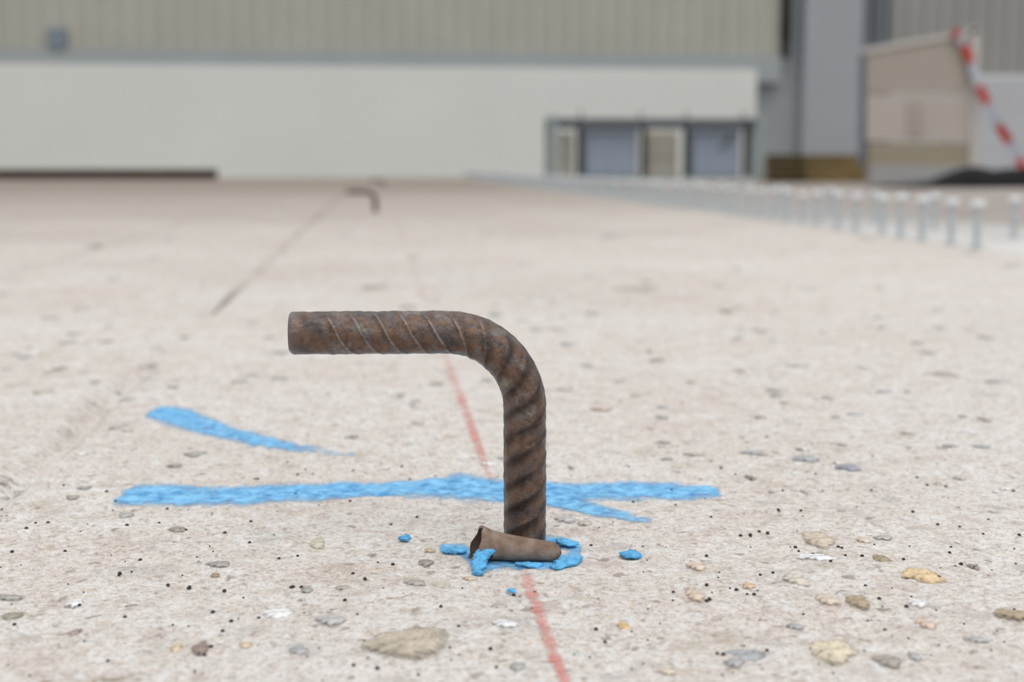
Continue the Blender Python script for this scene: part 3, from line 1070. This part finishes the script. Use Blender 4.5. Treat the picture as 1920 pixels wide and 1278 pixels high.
# ------------------------------------------------------------ stones showing in the slab
PEB = [(765, 1210, 98, 27, (186, 172, 152)), (1388, 1224, 54, 15, (160, 162, 166)), (1376, 1243, 22, 9, (168, 168, 170)), (1650, 1045, 18, 13, (150, 132, 104)),
       (1535, 1015, 27, 20, (204, 186, 164)), (1730, 1080, 42, 15, (228, 196, 146)), (1608, 1130, 27, 12, (164, 142, 112)), (1900, 1153, 33, 11, (164, 142, 112)),
       (1665, 1240, 26, 15, (158, 148, 138)), (1736, 1168, 16, 12, (216, 188, 168)), (1170, 1167, 15, 9, (218, 178, 122)), (375, 1217, 17, 15, (134, 114, 104)),
       (332, 996, 18, 6, (146, 140, 122)), (410, 1060, 22, 7, (156, 152, 148)), (140, 1186, 11, 9, (160, 140, 130)), (22, 1154, 22, 8, (150, 136, 126)), (16, 1120, 26, 6, (160, 158, 152)),
       (1765, 702, 38, 8, (160, 146, 140)), (1510, 861, 25, 8, (166, 168, 172)), (1590, 877, 27, 7, (142, 144, 158)), (1410, 849, 26, 4, (178, 176, 172)),
       (1195, 541, 44, 4, (176, 166, 156)), (700, 539, 24, 4, (156, 148, 142)), (365, 852, 24, 5, (162, 160, 150)), (1128, 768, 26, 4, (204, 178, 168)),
       (137, 929, 16, 6, (164, 150, 140)), (798, 1054, 18, 6, (150, 140, 132)), (778, 1094, 25, 6, (168, 158, 152)), (970, 1250, 15, 10, (172, 170, 166)), (1550, 1128, 24, 10, (214, 196, 176)),
       (1302, 1118, 19, 12, (214, 190, 168)), (1560, 1222, 48, 24, (222, 206, 178)), (1403, 1101, 13, 7, (218, 184, 148)), (1492, 1086, 24, 14, (212, 200, 184)), (595, 1018, 16, 12, (200, 192, 170)),
       (331, 1213, 12, 10, (216, 192, 158)), (460, 1212, 12, 8, (220, 196, 164)), (236, 965, 16, 6, (178, 178, 160)), (403, 1080, 11, 4, (150, 122, 96)), (805, 1033, 10, 5, (196, 172, 130)),
       (1306, 1063, 18, 9, (220, 196, 176)), (880, 1084, 14, 4, (212, 182, 176)), (1825, 1062, 12, 6, (140, 120, 118)), (1655, 1010, 20, 5, (184, 176, 172)), (1618, 1015, 12, 6, (222, 200, 180)),
       (1490, 1175, 16, 7, (170, 176, 176)), (1715, 1232, 14, 9, (178, 178, 180)), (1830, 1198, 28, 6, (176, 176, 186)), (1250, 1258, 20, 6, (226, 208, 184)), (935, 1130, 16, 6, (182, 178, 176)),
       (1407, 896, 10, 6, (120, 118, 112)), (1455, 740, 11, 5, (160, 158, 152)), (1805, 780, 11, 5, (150, 146, 146)), (1845, 786, 12, 5, (176, 164, 150)), (1740, 660, 20, 3, (196, 184, 180)),
       (1495, 686, 22, 3, (196, 192, 186)), (1870, 716, 26, 4, (186, 182, 182)), (1605, 776, 18, 4, (196, 194, 194)), (1300, 852, 24, 3, (170, 164, 158)), (520, 1150, 30, 13, (242, 242, 242)),
       (140, 1126, 16, 9, (238, 240, 240)), (345, 756, 16, 5, (240, 240, 240)), (1720, 1131, 22, 8, (236, 234, 238)), (945, 1170, 26, 8, (236, 236, 240)), (1530, 1048, 40, 7, (238, 238, 238)),
       (320, 744, 10, 3, (196, 186, 176)), (240, 746, 16, 3, (178, 172, 162)), (448, 717, 14, 4, (172, 160, 148)), (80, 735, 22, 4, (190, 180, 164)), (575, 1105, 14, 5, (160, 156, 152)), (645, 1100, 22, 4, (170, 160, 158)),
       (1060, 975, 20, 8, (186, 180, 180)), (1097, 983, 14, 5, (198, 190, 178)), (1240, 782, 12, 4, (180, 172, 166)), (1190, 742, 12, 3, (172, 164, 158)), (560, 1220, 20, 10, (176, 176, 170)), (620, 1165, 30, 10, (186, 186, 184)),
       (275, 900, 16, 3, (186, 180, 170)), (1840, 838, 26, 3, (176, 176, 168)), (1780, 838, 16, 3, (170, 168, 160))]
_mats = {}


def peb_mat(rgb):
    k = tuple(int(c // 12) for c in rgb)
    if k not in _mats:
        n = NT('stone_%d_%d_%d' % k)
        c = [x * 0.76 + y * 0.24 for x, y in zip(rgb, (226, 221, 215))]
        f = n.noise(110, 5, 0.7)
        g = n.noise(420, 4, 0.7)
        col = n.ramp(f, [(0.3, srgb(*[x * 0.86 for x in c])), (0.5, srgb(*c)), (0.68, srgb(*[min(255, x * 1.10) for x in c]))])
        col = n.mix(0.6, col, n.ramp(g, [(0.32, srgb(170, 160, 150)), (0.48, (1, 1, 1))]), 'MULTIPLY')
        a = n.math('ADD', n.attr('coverage'), n.math('MULTIPLY', n.math('SUBTRACT', n.noise(260, 4, 0.75), 0.5), 2.4))
        r = n.t.nodes.new('ShaderNodeMapRange')
        r.inputs['From Min'].default_value = 0.25
        r.inputs['From Max'].default_value = 0.85
        r.inputs['To Max'].default_value = 0.95
        n.link(a, r.inputs['Value'])
        n.link(r.outputs[0], n.b.inputs['Alpha'])
        n.bump(n.math('ADD', f, g), 0.0015, 0.8)
        _mats[k] = n.set(0.85, 0, 0.2, col)
    return _mats[k]


def pebble(px, py, hx, hy, rgb, seed):
    rg = random.Random(seed)
    g = on_ground(px, py)
    ga, gb = on_ground(px, py - hy), on_ground(px, py + hy)
    ry = (ga.y - gb.y) / 2
    gy = (ga.y + gb.y) / 2
    rxx = hx * (g.y / cp) / F
    u, v = to_slab((g.x, gy))
    n = 20
    ph = [rg.uniform(0, 6.28) for _ in range(5)]
    rim = []
    for i in range(n):
        a = 2 * math.pi * i / n
        q = 1 + 0.13 * math.sin(2 * a + ph[0]) + 0.09 * math.sin(3 * a + ph[1]) + 0.07 * math.sin(5 * a + ph[2]) + 0.04 * math.sin(8 * a + ph[3])
        rim.append((rxx * q * math.cos(a), ry * q * math.sin(a)))
    zs = surf(u, v)
    top = min(0.0016, 0.0006 + 0.05 * min(rxx, ry)) * 0.9 + 0.0005
    vv = [(x, y, -0.003) for x, y in rim] + [(x * 0.92, y * 0.92, top * 0.55) for x, y in rim] + [(x * 0.6, y * 0.6, top * 0.95) for x, y in rim] + [(0, 0, top)]
    ff = [(i, (i + 1) % n, n + (i + 1) % n, n + i) for i in range(n)]
    ff += [(n + i, n + (i + 1) % n, 2 * n + (i + 1) % n, 2 * n + i) for i in range(n)]
    ff += [(2 * n + i, 2 * n + (i + 1) % n, 3 * n) for i in range(n)]
    o = mesh_obj('pebble', vv, ff, peb_mat(rgb), slab, (u, v, zs), -YAW_S, True)
    at = o.data.attributes.new('coverage', 'FLOAT', 'POINT')
    at.data.foreach_set('value', np.array([0.0] * n + [0.52] * n + [0.95] * n + [1.1], dtype=np.float32))
    return o


for k, q in enumerate(PEB):
    pebble(*q, k)

# smaller stones scattered over the farther slab
rng = random.Random(23)
tones = [(176, 168, 160), (160, 154, 148), (188, 176, 164), (170, 172, 172), (196, 180, 168), (150, 142, 136), (240, 239, 238), (182, 176, 158)]
for k in range(190):
    py = 430 + 500 * rng.random() ** 0.9
    px = rng.uniform(-60, 1900)
    bx = 705 + 1215 * (py - 311) / 169.0
    if px > bx - 25: continue
    if 200 < px < 1420 and 880 < py < 975: continue
    if 250 < px < 640 and 750 < py < 860: continue
    hx = rng.uniform(6, 17)
    pebble(px, py, hx, max(1.6, hx * rng.uniform(0.16, 0.24) * (0.5 + (py - 311) / 900)), rng.choice(tones), 500 + k)

# dark grains standing in for the shade in open pores, far too many and small to pick apart: one part
GR = []
for x, y in ((358, 36), (200, 243), (270, 243), (148, 277), (68, 407), (365, 400), (790, 457), (673, 530), (945, 585), (1063, 595), (1262, 625), (447, 697), (1197, 740), (703, 766), (1455, 778), (1300, 800), (1252, 850), (82, 812), (607, 1012), (1405, 362), (1265, 300), (1410, 240), (940, 160), (715, 258), (895, 247), (1015, 290), (1045, 290), (1000, 286), (1185, 937), (1640, 605), (1650, 600), (1695, 600), (600, 68), (650, 117), (1675, 430), (1660, 80), (10, 112), (1120, 980), (1150, 985)):
    GR.append((x / 3, 900 + y / 3))
for x, y in ((290, 177), (132, 262), (1088, 307), (1432, 517), (1484, 603), (838, 643), (872, 753), (68, 750), (202, 760), (435, 800), (1828, 72), (1868, 330), (1405, 50), (560, 407), (20, 376), (970, 327), (660, 530), (660, 675), (480, 640), (130, 600)):
    GR.append((640 + x / 3, 1000 + y / 3))
for x, y in ((563, 58), (1062, 58), (541, 180), (667, 175), (1295, 182), (160, 215), (1435, 251), (1558, 264), (1690, 311), (1893, 316), (325, 316), (380, 313), (430, 300), (478, 310), (633, 393), (652, 410), (733, 413), (875, 382), (895, 386), (915, 430), (833, 466), (135, 423), (1243, 432), (1567, 466), (1640, 492), (1502, 408), (437, 523), (508, 523), (1441, 548), (135, 595), (302, 622), (363, 647), (401, 653), (1028, 599), (1105, 670), (1258, 713), (1138, 836), (680, 750), (135, 676), (150, 670), (778, 974), (228, 978), (195, 968), (475, 943), (1375, 30), (1480, 30), (1860, 60), (1720, 222), (640, 580), (1510, 380), (1010, 430), (385, 0)):
    GR.append((1280 + x / 3, 900 + y / 3))
for x, y in ((590, 560), (653, 586), (1005, 585), (860, 653), (1250, 655), (1495, 633), (1577, 630), (1873, 655), (1087, 533), (1580, 430), (715, 600), (726, 603), (185, 550), (1450, 598), (790, 418), (390, 717), (840, 745), (940, 745), (545, 525), (373, 652), (205, 695), (270, 382), (1255, 500), (1650, 328)):
    GR.append((1100 + x / 2.341, 640 + y / 2.341))
for x, y in ((1345, 305), (1387, 478), (1118, 476), (1160, 497), (1075, 497), (835, 527), (850, 527), (1705, 525), (1850, 500), (1370, 660), (1745, 743), (1600, 775), (812, 780), (665, 843), (803, 904), (188, 997), (70, 1072), (465, 1133), (662, 1165), (1610, 1015), (1453, 1100), (1385, 1065), (970, 982), (1065, 620), (1015, 432), (1660, 460), (340, 702), (50, 657)):
    GR.append((200 + x / 3, 720 + y / 3))
rng = random.Random(11)
for k in range(150):
    GR.append((rng.uniform(-20, 1940), 800 + 478 * rng.random() ** 0.8, 0.55))
M_PORE = simple('dark_pore_shade', (66, 60, 56), 0.9, 0, 0.2, 300, 0)
gv, gf = [], []
for q in GR:
    px, py = q[0], q[1]
    s = q[2] if len(q) > 2 else 1.0
    g = on_ground(px, py)
    u, v = to_slab(g)
    zs = surf(u, v)
    r = 0.00098 * s * rng.uniform(0.85, 1.25)
    n0 = len(gv)
    for lv, (rq, zq) in enumerate(((1.0, -0.4), (1.05, 0.35), (0.6, 0.95))):
        for i in range(6):
            a = i * math.pi / 3 + lv * 0.3
            rj = r * rq * rng.uniform(0.85, 1.15)
            gv.append((u + rj * math.cos(a), v + rj * 1.25 * math.sin(a), zs + r * zq))
    gv.append((u, v, zs + r * 1.05))
    for lv in range(2):
        for i in range(6):
            j = (i + 1) % 6
            gf.append((n0 + lv * 6 + i, n0 + lv * 6 + j, n0 + lv * 6 + 6 + j, n0 + lv * 6 + 6 + i))
    for i in range(6):
        gf.append((n0 + 12 + i, n0 + 12 + (i + 1) % 6, n0 + 18))
pore_specks = mesh_obj('pore_specks', gv, gf, M_PORE, slab)
pore_specks['kind'] = 'stuff'
pore_specks['label'] = 'tiny dark specks painted as shaded pores'

# ------------------------------------------------------------ sleeve stub at the foot of the hook
def sleeve():
    root_p = on_ground(965, 1048)
    A = Vector((on_ground(884, 1040).x, base.y - 0.0360, 0.0096))
    B = Vector((on_ground(1052, 1047).x, base.y - 0.0425, 0.0052))
    ax = (B - A)
    Lx = ax.length
    ax.normalize()
    side = Vector((0, -1, 0))
    side = (side - ax * side.dot(ax)).normalized()
    up = side.cross(ax) * -1
    if up.z < 0: up = -up
    nS, nT = 60, 48

    def prof(t):
        return 0.0104 * (1 - t) ** 1.25 + 0.0052 * (1 - (1 - t) ** 1.25)

    verts, faces = [], []
    th_ = 0.0016
    for layer in (0, 1):
        for i in range(nS + 1):
            t = i / nS
            for j in range(nT):
                a = 2 * math.pi * j / nT          # 0 = towards the camera, pi/2 = up
                # slanted torn mouth: the near side starts later than the far side
                st = 0.0055 * (0.5 + 0.5 * math.cos(a - 0.2)) + 0.0028 * math.sin(a) + 0.0006 * math.sin(5 * a) + 0.011 * math.exp(-((math.sin((a + 0.55) / 2)) / 0.20) ** 4)
                l_ = st + (Lx - st) * t
                tt = l_ / Lx
                r = prof(max(0, tt)) * (1 + 0.05 * math.sin(2 * a + 3 * tt) + 0.03 * math.sin(7 * tt + a))
                r *= 1 + 0.10 * math.exp(-((l_ - st) / 0.003) ** 2)
                if t > 0.90:
                    r *= math.sqrt(max(0.0, 1 - ((t - 0.90) / 0.101) ** 2)) * 0.75 + 0.25 * (1 - t) / 0.1
                if layer: r = max(0.0003, r - th_)
                p = A + ax * l_ + side * (r * math.cos(a)) + up * (r * math.sin(a)) - Vector((0, 0, 0.0))
                p.z += 0.0035 * math.sin(math.pi * min(1, tt)) * 0.0
                verts.append(p)
    off = (nS + 1) * nT
    for layer in (0,):
        for i in range(nS):
            for j in range(nT):
                k = (j + 1) % nT
                a0 = layer * off
                q = (a0 + i * nT + j, a0 + i * nT + k, a0 + (i + 1) * nT + k, a0 + (i + 1) * nT + j)
                faces.append(q if not layer else q[::-1])
    for j in range(nT):
        k = (j + 1) % nT
        faces.append((j, off + j, off + k, k))
    org = Vector((A.x + 0.02, A.y, 0))
    o = mesh_obj('sleeve_stub', [p - org for p in verts], faces, M_STUB, None, org, 0, True)
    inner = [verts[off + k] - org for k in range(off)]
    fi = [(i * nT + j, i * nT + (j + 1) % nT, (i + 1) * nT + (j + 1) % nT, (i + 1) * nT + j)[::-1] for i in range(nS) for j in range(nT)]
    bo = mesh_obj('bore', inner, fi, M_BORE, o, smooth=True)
    bo['label'] = 'inside of the sleeve with its shade painted in'
    return setp(o, 'brown hollow tapered sleeve stub lying against the foot of the large hook', 'sleeve')


sleeve()

# ------------------------------------------------------------ blue paint crusts and crumbs
def crust(name, pts, label, seed, part=None):
    """pts: (px, py, height above ground, radius mm, flatness) along the piece"""
    P = []
    for px, py, z, r, fl in pts:
        g = on_ground(px, py, z)
        P.append((g, r / 1000.0, fl))
    nS, nT = 26, 18
    org = Vector((P[len(P) // 2][0].x, P[len(P) // 2][0].y, 0))
    V, Fc = [], []
    rg = np.random.RandomState(seed)
    m = len(P) - 1
    for i in range(nS + 1):
        t = i / nS
        x = t * m
        k = min(int(x), m - 1); f = x - k
        f = f * f * (3 - 2 * f)
        c = P[k][0].lerp(P[k + 1][0], x - k)
        r = P[k][1] * (1 - f) + P[k + 1][1] * f
        fl = P[k][2] * (1 - f) + P[k + 1][2] * f
        d = (P[k + 1][0] - P[k][0]).normalized()
        sd = d.cross(Vector((0, 0, 1)))
        if sd.length < 0.05: sd = Vector((0, -1, 0))
        sd.normalize()
        up = sd.cross(d)
        if up.z < 0: up = -up
        cap = math.sqrt(max(0.0, 1 - (2 * t - 1) ** 6)) * 0.97 + 0.03
        for j in range(nT):
            a = 2 * math.pi * j / nT
            q = 1 + rg.uniform(-0.22, 0.22) + 0.18 * math.sin(5 * t + 2 * a + seed) + 0.12 * math.sin(13 * t + a)
            V.append(c + sd * (r * cap * q * math.cos(a)) + up * (r * cap * q * fl * math.sin(a)) - org)
    for i in range(nS):
        for j in range(nT):
            k = (j + 1) % nT
            Fc.append((i * nT + j, i * nT + k, (i + 1) * nT + k, (i + 1) * nT + j))
    Fc.append(tuple(range(nT - 1, -1, -1)))
    Fc.append(tuple(nS * nT + j for j in range(nT)))
    o = mesh_obj(name, V, Fc, M_BLUE, None, org, 0, True)
    return setp(o, label, 'paint crumb', 'crusts and crumbs of blue paint on the slab')


crust('paint_crust', [(926, 1006, .0128, 3.2, .45), (917, 1022, .0092, 4.8, .45), (905, 1040, .0052, 5.2, .45), (898, 1056, .0018, 5.0, .45), (893, 1070, .0004, 4.4, .4)], 'thick blue paint strip folded over the mouth of the sleeve stub', 1)
crust('paint_crust', [(832, 1030, .0005, 3.2, .35), (850, 1032, .001, 4.4, .35), (874, 1034, .001, 4.2, .35)], 'flat blue paint crust left of the sleeve stub', 2)
crust('paint_crust', [(1028, 1014, .0006, 3.2, .3), (1055, 1014, .0012, 4.6, .35), (1078, 1022, .0012, 4.4, .35)], 'blue paint crust right behind the foot of the hook', 3)
crust('paint_crust', [(1092, 1044, .0016, 2.6, .5), (1072, 1052, .0022, 4.0, .5), (1045, 1060, .0014, 4.2, .5), (1030, 1062, .0006, 2.5, .5)], 'curved raised blue paint crust at the right end of the sleeve stub', 4)
crust('paint_crust', [(965, 1056, .0004, 2.4, .4), (990, 1058, .0006, 3.4, .4), (1018, 1060, .0005, 2.8, .4)], 'thin blue paint crust along the underside of the sleeve stub', 5)
crust('paint_crumb', [(1164, 1036, .001, 2.6, .4), (1184, 1039, .0022, 4.6, .55), (1204, 1041, .001, 2.6, .4)], 'loose blue paint crumb lying alone to the right of the hook foot', 6)
crust('paint_crumb', [(750, 1007, .001, 2.0, .5), (760, 1008, .0016, 3.2, .55), (772, 1009, .001, 1.8, .5)], 'loose blue paint crumb lying alone left of the hook foot', 7)
crust('paint_crumb', [(952, 1104, .0003, 1.2, .5), (960, 1107, .0006, 1.8, .5), (967, 1110, .0003, 1.2, .5)], 'tiny blue paint crumb on the concrete in front of the sleeve stub', 8)
crust('paint_crumb', [(888, 1070, .0005, 1.6, .5), (896, 1074, .001, 2.6, .5), (906, 1072, .0005, 1.6, .5)], 'small blue paint crumb just below the folded paint strip', 9)
